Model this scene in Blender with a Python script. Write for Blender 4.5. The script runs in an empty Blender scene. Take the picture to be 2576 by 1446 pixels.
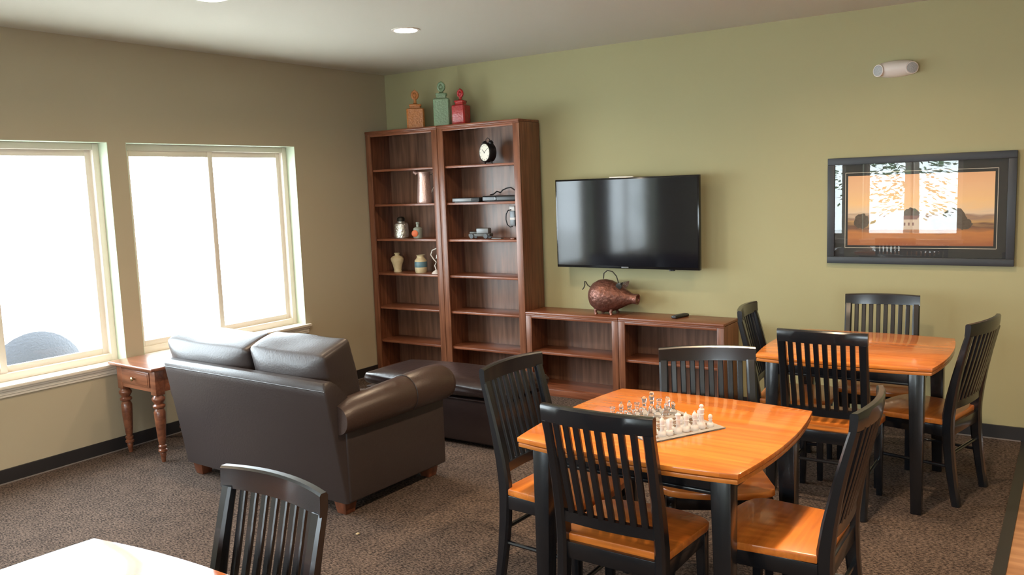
import bpy, bmesh, math, random
from mathutils import Vector, Matrix
PI = math.pi
SC = bpy.context.scene
COL = SC.collection

# ------------------------------------------------------------------ camera
F, YAW, PITCH, ROLL = 2122.17, .5968, .1197, -.0362
fwd = Vector((-math.sin(YAW)*math.cos(PITCH), math.cos(YAW)*math.cos(PITCH), -math.sin(PITCH)))
rgt = Vector((math.cos(YAW), math.sin(YAW), 0)); upv = rgt.cross(fwd)
R_ = math.cos(ROLL)*rgt + math.sin(ROLL)*upv
U_ = -math.sin(ROLL)*rgt + math.cos(ROLL)*upv
cd = bpy.data.cameras.new('camera'); cam = bpy.data.objects.new('camera', cd); COL.objects.link(cam)
cd.sensor_width = 36; cd.lens = 36*F/2576; cd.clip_start = .05; cd.clip_end = 200
M = Matrix((R_, U_, -fwd)).transposed().to_4x4(); M.translation = (5.3883, -5.9622, 1.6884)
cam.matrix_world = M
SC.camera = cam

# ------------------------------------------------------------------ light and exposure
SC.view_settings.view_transform = 'Standard'; SC.view_settings.look = 'None'
SC.view_settings.gamma = 1; SC.view_settings.use_curve_mapping = False
SC.view_settings.exposure = 0.30
SKY = 15.0
w = bpy.data.worlds.new('sky'); SC.world = w; w.use_nodes = True
bg = w.node_tree.nodes['Background']; bg.inputs[0].default_value = (.80, .93, 1.0, 1); bg.inputs[1].default_value = SKY
H = 2.74
XR, YB = 8.6, -9.0           # right wall, wall behind the camera
LAMPS = [(1.62, -1.56), (1.50, -2.99), (4.38, -1.56), (4.38, -3.02), (1.58, -4.6), (4.38, -4.75), (1.58, -6.3), (4.38, -6.4), (6.8, -3.0), (6.8, -6.0)]
LAMP_W = [13, 10, 15, 34, 10, 12, 8, 8, 12, 8]
for (lx, ly), pw in zip(LAMPS, LAMP_W):
    ld = bpy.data.lights.new('downlight', 'AREA'); ld.shape = 'DISK'; ld.size = .13; ld.energy = pw
    ld.color = (1, .74, .48); ld.spread = math.radians(150)
    lo = bpy.data.objects.new('downlight', ld); COL.objects.link(lo); lo.location = (lx, ly, H-.012)
# windows: (wall, a0, a1, z0, z1)   wall 'L' = x=0 wall, 'B' = wall behind the camera
WINS = [('L', -2.62, -1.135, .60, 2.075), ('L', -4.235, -2.75, .60, 2.075), ('L', -6.235, -4.75, .60, 2.075),
        ('B', .60, 2.08, .60, 2.30), ('B', 2.34, 3.82, .60, 2.30), ('B', 6.4, 7.9, .60, 2.30)]
for wl, a0, a1, z0, z1 in WINS:
    pd = bpy.data.lights.new('daylight_portal', 'AREA'); pd.shape = 'RECTANGLE'; pd.size = a1-a0; pd.size_y = z1-z0
    pd.cycles.is_portal = True
    po = bpy.data.objects.new('daylight_portal', pd); COL.objects.link(po)
    if wl == 'L': po.location = (-.17, (a0+a1)/2, (z0+z1)/2); po.rotation_euler = (PI/2, 0, -PI/2)
    else: po.location = ((a0+a1)/2, YB-.17, (z0+z1)/2); po.rotation_euler = (PI/2, 0, PI)
    # portal faces along local -Z : turned into the room
    d = Vector((1, 0, 0)) if wl == 'L' else Vector((0, 1, 0))
    po.rotation_euler = d.to_track_quat('-Z', 'Y').to_euler()

# ------------------------------------------------------------------ materials
def nt(name):
    m = bpy.data.materials.new(name); m.use_nodes = True
    n = m.node_tree; return m, n, n.nodes['Principled BSDF']
def setp(b, **k):
    for a, v in k.items():
        nm = a.replace('_', ' ')
        b.inputs[nm].default_value = v
def mat(name, c, r=.5, metal=0, spec=.5, coat=0, coat_r=.1, bump=0, bscale=200, vary=0):
    m, n, b = nt(name)
    setp(b, Base_Color=(*c, 1), Roughness=r, Metallic=metal); b.inputs['Specular IOR Level'].default_value = spec
    b.inputs['Coat Weight'].default_value = coat; b.inputs['Coat Roughness'].default_value = coat_r
    if bump or vary:
        tc = n.nodes.new('ShaderNodeTexCoord'); no = n.nodes.new('ShaderNodeTexNoise'); no.inputs['Scale'].default_value = bscale
        no.inputs['Detail'].default_value = 4
        n.links.new(tc.outputs['Object'], no.inputs['Vector'])
        if bump:
            bp = n.nodes.new('ShaderNodeBump'); bp.inputs['Strength'].default_value = bump; bp.inputs['Distance'].default_value = .01
            n.links.new(no.outputs['Fac'], bp.inputs['Height']); n.links.new(bp.outputs['Normal'], b.inputs['Normal'])
        if vary:
            mx = n.nodes.new('ShaderNodeMix'); mx.data_type = 'RGBA'
            mx.inputs[6].default_value = (*[v*(1-vary) for v in c], 1); mx.inputs[7].default_value = (*[min(1, v*(1+vary)) for v in c], 1)
            n.links.new(no.outputs['Fac'], mx.inputs[0]); n.links.new(mx.outputs[2], b.inputs['Base Color'])
    return m
def wood(name, c1, c2, axis='x', r=.35, coat=0, stave=0, fine=26, spec=.5):
    """grain stretched along one axis; stave>0 adds butcher-block strips"""
    m, n, b = nt(name)
    tc = n.nodes.new('ShaderNodeTexCoord'); mp = n.nodes.new('ShaderNodeMapping')
    s = [fine]*3; s['xyz'.index(axis)] = fine*.07
    mp.inputs['Scale'].default_value = s
    n.links.new(tc.outputs['Object'], mp.inputs['Vector'])
    no = n.nodes.new('ShaderNodeTexNoise'); no.inputs['Scale'].default_value = 1.6; no.inputs['Detail'].default_value = 6; no.inputs['Distortion'].default_value = .6
    n.links.new(mp.outputs[0], no.inputs['Vector'])
    cr = n.nodes.new('ShaderNodeValToRGB'); cr.color_ramp.elements[0].position = .32; cr.color_ramp.elements[1].position = .68
    cr.color_ramp.elements[0].color = (*c1, 1); cr.color_ramp.elements[1].color = (*c2, 1)
    n.links.new(no.outputs['Fac'], cr.inputs[0]); out = cr.outputs[0]
    if stave:
        br = n.nodes.new('ShaderNodeTexBrick'); br.inputs['Scale'].default_value = 1
        br.inputs['Brick Width'].default_value = .42; br.inputs['Row Height'].default_value = stave; br.inputs['Mortar Size'].default_value = .0
        br.inputs['Color1'].default_value = (.70, .62, .55, 1); br.inputs['Color2'].default_value = (1, 1, 1, 1)
        if axis == 'y':
            m2 = n.nodes.new('ShaderNodeMapping'); m2.inputs['Rotation'].default_value = (0, 0, PI/2)
            n.links.new(tc.outputs['Object'], m2.inputs['Vector']); n.links.new(m2.outputs[0], br.inputs['Vector'])
        else: n.links.new(tc.outputs['Object'], br.inputs['Vector'])
        mu = n.nodes.new('ShaderNodeMix'); mu.data_type = 'RGBA'; mu.blend_type = 'MULTIPLY'; mu.inputs[0].default_value = .55
        n.links.new(out, mu.inputs[6]); n.links.new(br.outputs['Color'], mu.inputs[7]); out = mu.outputs[2]
    n.links.new(out, b.inputs['Base Color'])
    setp(b, Roughness=r); b.inputs['Coat Weight'].default_value = coat; b.inputs['Coat Roughness'].default_value = .08
    b.inputs['Specular IOR Level'].default_value = spec
    return m
def emis(name, c, s):
    m, n, b = nt(name); setp(b, Base_Color=(*c, 1)); b.inputs['Emission Color'].default_value = (*c, 1); b.inputs['Emission Strength'].default_value = s
    return m
def pane_mat(name, ior=1.45, tint=(1, 1, 1)):
    m = bpy.data.materials.new(name); m.use_nodes = True; n = m.node_tree; n.nodes.clear()
    o = n.nodes.new('ShaderNodeOutputMaterial'); t = n.nodes.new('ShaderNodeBsdfTransparent'); g = n.nodes.new('ShaderNodeBsdfGlossy')
    t.inputs[0].default_value = (*tint, 1); g.inputs['Roughness'].default_value = 0
    lw = n.nodes.new('ShaderNodeLayerWeight'); lw.inputs[0].default_value = .5          # Schlick reflectance, the same from both sides
    pw_ = n.nodes.new('ShaderNodeMath'); pw_.operation = 'POWER'; pw_.inputs[1].default_value = 5; n.links.new(lw.outputs['Facing'], pw_.inputs[0])
    f0 = ((ior-1)/(ior+1))**2
    fr = n.nodes.new('ShaderNodeMath'); fr.operation = 'MULTIPLY_ADD'; fr.inputs[1].default_value = 1-f0; fr.inputs[2].default_value = f0; n.links.new(pw_.outputs[0], fr.inputs[0])
    mx = n.nodes.new('ShaderNodeMixShader')
    n.links.new(fr.outputs[0], mx.inputs[0]); n.links.new(t.outputs[0], mx.inputs[1]); n.links.new(g.outputs[0], mx.inputs[2]); n.links.new(mx.outputs[0], o.inputs[0])
    return m
MT = {}
MT['wall'] = mat('olive_wall_paint', (.40, .365, .205), .85, spec=.2, bump=.05, bscale=350, vary=.03)
MT['wall_left'] = mat('veiled_olive_wall_paint', (.46, .395, .280), .85, spec=.2, bump=.05, bscale=350, vary=.03)  # olive paint made paler and greyer: veiling window glare put into the colour
MT['ceil'] = mat('ceiling_paint', (.60, .56, .47), .95, spec=.1, bump=.12, bscale=220)
MT['reveal'] = mat('window_reveal_paint', (.55, .60, .46), .8, spec=.2)
MT['base'] = mat('black_vinyl_base', (.022, .020, .021), .45)
MT['baseline'] = mat('carpet_edge_bead', (.20, .17, .16), .6)
MT['vinyl'] = mat('bloomed_tan_vinyl', (.80, .72, .62), .5)  # tan vinyl whitened, bloom around the bright windows put into the colour
MT['white'] = mat('white_trim_paint', (.78, .72, .62), .45)
MT['pane'] = pane_mat('window_glass', 1.45)
MT['picglass'] = pane_mat('picture_glass', 1.5)
MT['cherry_z'] = wood('cherry_wood_upright', (.125, .043, .021), (.26, .100, .050), 'z', .33)
MT['cherry_x'] = wood('cherry_wood_level', (.145, .045, .021), (.29, .102, .050), 'x', .30)
MT['cherry_back'] = wood('cherry_veneer_back_sheen', (.115, .055, .034), (.25, .125, .078), 'z', .34, fine=18)  # lighter, greyer cherry: the sheen on the back panels is in the colour
MT['honey_x'] = wood('honey_wood_top', (.62, .170, .026), (.84, .270, .042), 'x', .24, coat=.5, stave=.062, fine=22)
MT['honey_seat'] = wood('honey_wood_seat', (.56, .155, .024), (.78, .25, .040), 'x', .3, coat=.4, stave=.075, fine=22)
MT['honey_edge'] = wood('honey_wood_edge', (.40, .125, .022), (.62, .22, .038), 'x', .3, coat=.4, fine=22)
MT['black'] = mat('black_lacquer', (.0075, .0085, .011), .27, coat=.3, coat_r=.12, spec=.5)
MT['leather'] = mat('dark_brown_leather', (.040, .029, .028), .40, spec=.55, bump=.12, bscale=90)
MT['leather_arm'] = mat('brown_leather_worn', (.052, .031, .025), .36, spec=.55, bump=.12, bscale=90)
MT['leather_black'] = mat('black_brown_leather', (.022, .013, .012), .28, spec=.6, bump=.25, bscale=18)
MT['footwood'] = wood('brown_wood_foot', (.10, .030, .015), (.20, .065, .03), 'z', .35)
MT['endwood'] = wood('reddish_end_table_wood', (.13, .040, .020), (.25, .088, .042), 'x', .28, coat=.4)
MT['brass'] = mat('aged_brass', (.45, .34, .2), .35, metal=1)
MT['tvblack'] = mat('gloss_black_bezel', (.008, .008, .009), .12)
MT['screen'] = mat('dark_screen', (.006, .006, .009), .075, spec=.40)
MT['framegrey'] = mat('charcoal_frame', (.030, .034, .040), .45)
MT['mat_black'] = mat('black_picture_mat', (.016, .016, .016), .6)
MT['cream'] = mat('cream_line', (.72, .64, .50), .6)
MT['plastic_white'] = mat('white_plastic', (.74, .66, .60), .4)
MT['lens'] = mat('faceted_lamp_lens', (.42, .42, .42), .25, bump=.6, bscale=120)
MT['lampglow'] = emis('lamp_glow', (1, .90, .76), 22)
MT['orange_glaze'] = mat('orange_glaze', (.56, .20, .055), .18, coat=.5, bump=.5, bscale=70, vary=.25)
MT['green_glaze'] = mat('celadon_glaze', (.24, .36, .22), .2, coat=.5, bump=.5, bscale=70, vary=.2)
MT['red_glaze'] = mat('red_glaze', (.46, .018, .02), .18, coat=.5, bump=.5, bscale=70, vary=.2)
MT['copper'] = mat('hammered_copper', (.20, .085, .062), .38, metal=.6, bump=.9, bscale=38, vary=.75)
MT['darkmetal'] = mat('dark_iron', (.04, .035, .028), .45, metal=.7)
MT['pewter'] = mat('tarnished_silver', (.55, .50, .46), .25, metal=.9, bump=.5, bscale=60, vary=.3)
MT['jug'] = mat('pink_silver_jug', (.80, .56, .50), .28, metal=.6, bump=.35, bscale=90, vary=.15)
MT['silver'] = mat('mercury_glass', (.78, .78, .74), .15, metal=.9, bump=.7, bscale=60, vary=.3)
MT['creamglaze'] = mat('cream_glaze', (.62, .50, .30), .3, vary=.15, bscale=40)
MT['blueglaze'] = mat('blue_band_glaze', (.12, .22, .26), .3)
MT['bottle_glass'] = mat('greenish_bottle', (.33, .36, .30), .12)
MT['orangelabel'] = mat('orange_label', (.75, .16, .05), .5)
MT['boxblack'] = mat('black_plastic', (.016, .016, .018), .3)
MT['boxsilver'] = mat('silver_fascia', (.17, .175, .18), .4, metal=.3)
MT['clockface'] = mat('ivory_clock_face', (.85, .82, .72), .5)
MT['clearglass'] = None
m, n, b = nt('clear_glass'); setp(b, Base_Color=(1, 1, 1, 1), Roughness=.02, IOR=1.45); b.inputs['Transmission Weight'].default_value = .92; MT['clearglass'] = m
m, n, b = nt('frosted_glass'); setp(b, Base_Color=(.97, .94, .92, 1), Roughness=.5, IOR=1.4); b.inputs['Transmission Weight'].default_value = .45; MT['frost'] = m
m, n, b = nt('board_glass'); setp(b, Base_Color=(.93, .98, .96, 1), Roughness=.03, IOR=1.3); b.inputs['Transmission Weight'].default_value = .95; MT['board'] = m
m, n, b = nt('frosted_squares'); setp(b, Base_Color=(.90, .88, .86, 1), Roughness=.5, IOR=1.3); b.inputs['Transmission Weight'].default_value = .72; MT['boardfrost'] = m
MT['concrete'] = mat('pale_concrete', (.75, .74, .72), .9, vary=.1, bscale=2)
MT['wicker'] = mat('grey_wicker', (.045, .050, .065), .7, bump=.5, bscale=60)
MT['bark'] = mat('tree_bark', (.22, .17, .14), .9, bump=.5, bscale=12)
MT['leaf'] = mat('conifer_leaf', (.12, .20, .09), .8, vary=.5, bscale=3)
MT['greywall'] = mat('grey_toy_paint', (.085, .085, .08), .45, metal=.2)

# carpet
m, n, b = nt('brown_flecked_carpet'); MT['carpet'] = m
tc = n.nodes.new('ShaderNodeTexCoord')
def noise(n, tc, sc, det=3, vec=None):
    no = n.nodes.new('ShaderNodeTexNoise'); no.inputs['Scale'].default_value = sc; no.inputs['Detail'].default_value = det
    if vec:
        mp = n.nodes.new('ShaderNodeMapping'); mp.inputs['Scale'].default_value = vec; n.links.new(tc.outputs['Object'], mp.inputs[0]); n.links.new(mp.outputs[0], no.inputs['Vector'])
    else: n.links.new(tc.outputs['Object'], no.inputs['Vector'])
    return no
n1 = noise(n, tc, 125, 3, (.5, 1, 1)); n2 = noise(n, tc, 9, 3); vo = n.nodes.new('ShaderNodeTexVoronoi'); vo.inputs['Scale'].default_value = 240
n.links.new(tc.outputs['Object'], vo.inputs['Vector'])
cr = n.nodes.new('ShaderNodeValToRGB'); e = cr.color_ramp.elements; e[0].position = .40; e[0].color = (.024, .018, .016, 1); e[1].position = .70; e[1].color = (.165, .120, .096, 1)
mi = n.nodes.new('ShaderNodeMath'); mi.operation = 'MULTIPLY_ADD'; mi.inputs[1].default_value = .25
n.links.new(vo.outputs['Distance'], mi.inputs[0]); n.links.new(n1.outputs['Fac'], mi.inputs[2])
m2 = n.nodes.new('ShaderNodeMath'); m2.operation = 'MULTIPLY_ADD'; m2.inputs[1].default_value = .18
n.links.new(n2.outputs['Fac'], m2.inputs[0]); n.links.new(mi.outputs[0], m2.inputs[2])
m3 = n.nodes.new('ShaderNodeMath'); m3.operation = 'SUBTRACT'; m3.inputs[1].default_value = .17; n.links.new(m2.outputs[0], m3.inputs[0])
n.links.new(m3.outputs[0], cr.inputs[0]); n.links.new(cr.outputs[0], b.inputs['Base Color']); setp(b, Roughness=.95); b.inputs['Specular IOR Level'].default_value = .1
bp = n.nodes.new('ShaderNodeBump'); bp.inputs['Strength'].default_value = .5; bp.inputs['Distance'].default_value = .01
n.links.new(m3.outputs[0], bp.inputs['Height']); n.links.new(bp.outputs[0], b.inputs['Normal'])
MT['laminate'] = wood('plank_floor_wood', (.36, .17, .085), (.56, .30, .16), 'x', .35, stave=.12, fine=12)

# ------------------------------------------------------------------ mesh helpers
class MB:
    def __init__(s): s.bm = bmesh.new(); s.idx = 0
    def _fin(s, geom_verts, M=None):
        if M is not None: bmesh.ops.transform(s.bm, matrix=M, verts=geom_verts)
    def box(s, x0, x1, y0, y1, z0, z1, bev=0, seg=2, M=None, taper=None):
        t = bmesh.new(); bmesh.ops.create_cube(t, size=1)
        for v in t.verts:
            v.co = Vector(((x0+x1)/2+v.co.x*(x1-x0), (y0+y1)/2+v.co.y*(y1-y0), (z0+z1)/2+v.co.z*(z1-z0)))
        if taper:   # (fx, fy) scale of bottom about given anchor (ax, ay)
            fx, fy, ax, ay = taper
            for v in t.verts:
                if v.co.z < (z0+z1)/2: v.co.x = ax+(v.co.x-ax)*fx; v.co.y = ay+(v.co.y-ay)*fy
        if bev: bmesh.ops.bevel(t, geom=list(t.edges), offset=bev, segments=seg, profile=.5, affect='EDGES')
        return s.merge(t, M)
    def merge(s, t, M=None):
        if M is not None: bmesh.ops.transform(t, matrix=M, verts=t.verts)
        mp = {}
        for v in t.verts: mp[v] = s.bm.verts.new(v.co)
        for f in t.faces:
            try:
                nf = s.bm.faces.new([mp[v] for v in f.verts]); nf.material_index = s.idx; nf.smooth = f.smooth
            except ValueError: pass
        t.free(); return s
    def prism(s, pts, z0, z1, bev=0, M=None, seg=2):
        t = bmesh.new(); b = [t.verts.new((x, y, z0)) for x, y in pts]; u = [t.verts.new((x, y, z1)) for x, y in pts]
        t.faces.new(list(reversed(b))); t.faces.new(u)
        k = len(pts)
        for i in range(k): t.faces.new((b[i], b[(i+1) % k], u[(i+1) % k], u[i]))
        bmesh.ops.recalc_face_normals(t, faces=t.faces)
        if bev:
            ed = [e for e in t.edges if abs(e.verts[0].co.z-e.verts[1].co.z) < 1e-6]
            bmesh.ops.bevel(t, geom=ed, offset=bev, segments=seg, profile=.5, affect='EDGES')
        return s.merge(t, M)
    def loft(s, rings, cap=True, M=None, closed=True):
        t = bmesh.new(); R = [[t.verts.new(p) for p in r] for r in rings]; k = len(R[0])
        for a, c in zip(R[:-1], R[1:]):
            for i in range(k if closed else k-1): t.faces.new((a[i], a[(i+1) % k], c[(i+1) % k], c[i]))
        if cap and closed: t.faces.new(list(reversed(R[0]))); t.faces.new(R[-1])
        bmesh.ops.recalc_face_normals(t, faces=t.faces)
        return s.merge(t, M)
    def lathe(s, prof, n=24, M=None):
        """prof: (radius, z) from bottom to top"""
        rings = [[(r*math.cos(2*PI*i/n), r*math.sin(2*PI*i/n), z) for i in range(n)] for r, z in [(max(r, 1e-4), z) for r, z in prof]]
        return s.loft(rings, True, M)
    def sqlathe(s, prof, M=None, bevf=.18):
        """square rings with clipped corners"""
        rings = []
        for r, z in prof:
            c = r*(1-bevf)
            rings.append([(r, -c, z), (r, c, z), (c, r, z), (-c, r, z), (-r, c, z), (-r, -c, z), (-c, -r, z), (c, -r, z)])
        return s.loft(rings, True, M)
    def tube(s, path, r, n=10, M=None, cap=True):
        P = [Vector(p) for p in path]; rs = r if isinstance(r, (list, tuple)) else [r]*len(P)
        rings = []; up = Vector((0, 0, 1)); prev = None
        for i, p in enumerate(P):
            d = (P[min(i+1, len(P)-1)]-P[max(i-1, 0)]).normalized()
            if prev is None:
                a = d.cross(up) if abs(d.dot(up)) < .95 else d.cross(Vector((1, 0, 0)))
            else: a = prev-d*prev.dot(d)
            a.normalize(); prev = a; c = d.cross(a)
            rings.append([p+(a*math.cos(2*PI*j/n)+c*math.sin(2*PI*j/n))*rs[i] for j in range(n)])
        return s.loft(rings, cap, M)
    def sweep(s, path, wx, hy, M=None, axis=Vector((1, 0, 0))):
        """rectangular section (wx along axis, hy across) along a path"""
        P = [Vector(p) for p in path]; rings = []
        for i, p in enumerate(P):
            d = (P[min(i+1, len(P)-1)]-P[max(i-1, 0)]).normalized(); a = axis; c = d.cross(a).normalized()
            W = wx[i] if isinstance(wx, (list, tuple)) else wx; Hh = hy[i] if isinstance(hy, (list, tuple)) else hy
            bv = .22*min(W, Hh)
            o = []
            for sx, sy in ((1, -1), (1, 1), (-1, 1), (-1, -1)):
                c1 = a*sx*(W/2)+c*sy*(Hh/2)
                if sx*sy < 0: o += [p+c1-a*sx*bv, p+c1-c*sy*bv]
                else: o += [p+c1-c*sy*bv, p+c1-a*sx*bv]
            rings.append(o)
        return s.loft(rings, True, M)
    def sphere(s, c, r, M=None, seg=16, sc=(1, 1, 1)):
        t = bmesh.new(); bmesh.ops.create_uvsphere(t, u_segments=seg, v_segments=max(6, seg//2), radius=1)
        for v in t.verts: v.co = Vector((c[0]+v.co.x*r*sc[0], c[1]+v.co.y*r*sc[1], c[2]+v.co.z*r*sc[2]))
        return s.merge(t, M)
    def quad(s, *p):
        s.bm.faces.new([s.bm.verts.new(q) for q in p]).material_index = s.idx; return s
    def build(s, name, mats, parent=None, smooth=40, sub=0):
        me = bpy.data.meshes.new(name); s.bm.to_mesh(me); s.bm.free()
        for mm in (mats if isinstance(mats, (list, tuple)) else [mats]): me.materials.append(MT[mm] if isinstance(mm, str) else mm)
        if smooth:
            for p in me.polygons: p.use_smooth = True
            me.set_sharp_from_angle(angle=math.radians(smooth))
        o = bpy.data.objects.new(name, me); COL.objects.link(o)
        if parent: o.parent = parent
        if sub:
            md = o.modifiers.new('sub', 'SUBSURF'); md.levels = sub; md.render_levels = sub
        return o
def tag(o, label, cat, group=None, kind=None):
    o['label'] = label; o['category'] = cat
    if group: o['group'] = group
    if kind: o['kind'] = kind
    return o
def thing(name, label, cat, loc=(0, 0, 0), rz=0, group=None):
    o = bpy.data.objects.new(name, None); COL.objects.link(o); o.location = loc; o.rotation_euler = (0, 0, rz)
    o.empty_display_size = .05
    return tag(o, label, cat, group)
def struct(name, mb, m, **k):
    o = mb.build(name, m, **k); o['kind'] = 'structure'; return o
def kids(o): return [c for c in bpy.data.objects if c.parent == o]
def copy_tree(o, parent=None):
    c = o.copy(); COL.objects.link(c); c.parent = parent
    for ch in kids(o): copy_tree(ch, c)
    return c

# ------------------------------------------------------------------ room shell
def wall_with_holes(name, mtl, wl):
    mb = MB()
    L0, L1 = (YB-.2, .2) if wl == 'L' else (-.2, XR+.2)
    hs = sorted([(a0, a1, z0, z1) for k, a0, a1, z0, z1 in WINS if k == wl])
    def bx(a, c, z0, z1):
        if wl == 'L': mb.box(-.2, 0, a, c, z0, z1)
        else: mb.box(a, c, YB-.2, YB, z0, z1)
    a = L0 if wl == 'L' else 0
    end = 0 if wl == 'L' else XR
    a = YB if wl == 'L' else 0
    for a0, a1, z0, z1 in hs:
        bx(a, a0, 0, H); bx(a0, a1, 0, z0-.012); bx(a0, a1, z1, H); a = a1
    bx(a, end, 0, H)
    return struct(name, mb, mtl, smooth=0)
wall_with_holes('wall_left', 'wall_left', 'L')
wall_with_holes('wall_back', 'wall', 'B')
struct('wall_front', MB().box(-.2, XR+.2, 0, .2, 0, H), 'wall', smooth=0)
struct('wall_right', MB().box(XR, XR+.2, YB, 0, 0, H), 'wall', smooth=0)
struct('ceiling', MB().box(-.2, XR+.2, YB-.2, .2, H, H+.2), 'ceil', smooth=0)
XC = 5.125
struct('floor', MB().box(0, XC, YB, 0, -.2, 0), 'carpet', smooth=0)
struct('floor_planks', MB().box(XC+.05, XR, YB, 0, -.2, -.004), 'laminate', smooth=0)['kind'] = 'structure'
struct('trim_1', MB().box(XC, XC+.05, YB, 0, -.2, .004), 'base', smooth=0)
def baseb(name, x0, x1, y0, y1, inner):
    o = struct(name, MB().box(x0, x1, y0, y1, .0, .088, .002), 'base', smooth=0)
    return o
baseb('baseboard_left', 0, .012, YB, 0, 0); baseb('baseboard_front', .012, XR, -.012, 0, 0)
baseb('baseboard_back', .012, XR, YB, YB+.012, 0); baseb('baseboard_right', XR-.012, XR, YB+.012, -.012, 0)
struct('trim_2', MB().box(.012, .019, YB+.02, -.32, 0, .006), 'baseline', smooth=0)
struct('trim_3', MB().box(3.35, 5.12, -.019, -.012, 0, .006), 'baseline', smooth=0)

# ------------------------------------------------------------------ windows
for i, (wl, a0, a1, z0, z1) in enumerate(WINS):
    # local frame: u along wall (0..W), d = depth outwards, z up
    W = a1-a0
    e = bpy.data.objects.new('window_%d' % (i+1), None); COL.objects.link(e); e['kind'] = 'structure'
    if wl == 'L': e.matrix_world = Matrix(((0, -1, 0, 0), (1, 0, 0, a0), (0, 0, 1, 0), (0, 0, 0, 1)))   # local x -> world y, local y -> world -x
    else: e.matrix_world = Matrix(((-1, 0, 0, a1), (0, -1, 0, YB), (0, 0, 1, 0), (0, 0, 0, 1)))
    t = .004
    mb = MB(); mb.box(0, t, -.001, .2, z0, z1); mb.box(W-t, W, -.001, .2, z0, z1); mb.box(t, W-t, -.001, .2, z1-t, z1)
    mb.build('reveal', 'reveal', e, smooth=0)
    mb = MB(); f0, f1 = .10, .165; fw = .048
    mb.box(t, fw, f0, f1, z0, z1-t, .004); mb.box(W-fw, W-t, f0, f1, z0, z1-t, .004)
    mb.box(fw, W-fw, f0, f1, z0, z0+fw, .004); mb.box(fw, W-fw, f0, f1, z1-fw, z1-t, .004)
    mb.build('frame', 'vinyl', e)
    for k, (u0, u1, dd) in enumerate(((fw-.004, W/2+.025, .112), (W/2-.025, W-fw+.004, .136))):
        mb = MB(); s_ = .042; za, zb = z0+fw-.002, z1-fw+.002
        mb.box(u0, u0+s_, dd, dd+.022, za, zb, .003); mb.box(u1-s_, u1, dd, dd+.022, za, zb, .003)
        mb.box(u0+s_, u1-s_, dd, dd+.022, za, za+s_, .003); mb.box(u0+s_, u1-s_, dd, dd+.022, zb-s_, zb, .003)
        so = mb.build('sash', 'vinyl', e)
        MB().box(u0+s_-.005, u1-s_+.005, dd+.009, dd+.013, za+s_-.005, zb-s_+.005).build('pane', 'pane', so, smooth=0)
    mb = MB(); mb.box(-.035, W+.035, -.040, 0, z0-.022, z0, .005); mb.box(.0, W, 0, .12, z0-.012, z0, 0)
    mb.build('sill', 'white', e)
    mb = MB()
    prof = [(0, z0-.075), (-.010, z0-.075), (-.012, z0-.062), (-.016, z0-.058), (-.016, z0-.042), (-.024, z0-.036), (-.024, z0-.022), (0, z0-.022)]
    mb.loft([[(-.02, y, z) for y, z in prof], [(W+.02, y, z) for y, z in prof]])
    mb.build('apron', 'white', e, smooth=20)

# ------------------------------------------------------------------ outside
tag(MB().box(-14, -.2, -22, 6, -.30, -.06).build('patio', 'concrete', smooth=0), '', '')['kind'] = 'structure'
tag(MB().box(-.2, 14, -22, -9.2, -.30, -.06).build('terrace', 'concrete', smooth=0), '', '')['kind'] = 'structure'
for nme in ('patio', 'terrace'):
    for k in ('label', 'category'): del bpy.data.objects[nme][k]
pc = thing('patio_chair', 'dark grey round-backed woven patio chair outside the left window', 'chair', (-1.0, -2.80, -.06), 0)
mb = MB(); rings = []
for k in range(25):       # round dished back, facing away from the window
    a = 2*PI*k/24; rings.append([(.0+.10*0, 0, 0)])
mb = MB(); t = bmesh.new()
prev = None; N = 32
R0 = [0, .12, .24, .33, .37, .35]; X0 = [0, -.01, -.045, -.09, -.12, -.135]
def dish(off):
    return [[(off-X0[k]*-1, R0[k]*math.cos(2*PI*i/N), .42+R0[k]*math.sin(2*PI*i/N)) for i in range(N)] for k in range(len(R0))]
r1 = [[(x, max(y, -9) if R0[0] else y, z) for x, y, z in r] for r in dish(0)]
r1[0] = [(0, .001*math.cos(2*PI*i/N), .42+.001*math.sin(2*PI*i/N)) for i in range(N)]
r2 = [[(x-.025, y*.98, .42+(z-.42)*.98) for x, y, z in r] for r in reversed(r1)]
mb.loft(r1+r2, True); mb.build('backrest', 'wicker', pc)
mb = MB(); mb.lathe([(.26, .36), (.34, .38), (.35, .42), (.33, .46), (.1, .47)], 24, Matrix.Translation((-.36, 0, 0))); mb.build('seat', 'wicker', pc)
for sx, sy in ((-.12, .2), (-.12, -.2), (-.58, .2), (-.58, -.2)):
    MB().tube([(sx*1.02, sy*1.1, 0), (sx, sy, .37)], .016, 8).build('leg', 'darkmetal', pc)
random.seed(4)
def tree(loc, h, r, label, dens=2600):
    t_ = thing('conifer_tree', label, 'tree', loc, random.random()*6, 'trees outside the rear windows')
    MB().tube([(0, 0, -.0), (.05, 0, h*.5), (0, .03, h)], [.16, .11, .03], 10).build('trunk', 'bark', t_)
    bm_ = MB()
    for k in range(dens):
        z = random.uniform(.16, 1)*h; rr = r*(1.05-z/h)*random.uniform(.25, 1); a = random.random()*2*PI
        c = Vector((rr*math.cos(a), rr*math.sin(a), z-rr*.25)); d = Vector((math.cos(a), math.sin(a), random.uniform(-.6, .1))).normalized()*random.uniform(.08, .22)
        s_ = Vector((-math.sin(a), math.cos(a), random.uniform(-.5, .5)))*random.uniform(.02, .06)
        bm_.quad(c, c+d*.5+s_, c+d, c+d*.5-s_)
    bm_.build('foliage', 'leaf', t_, smooth=0)
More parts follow.
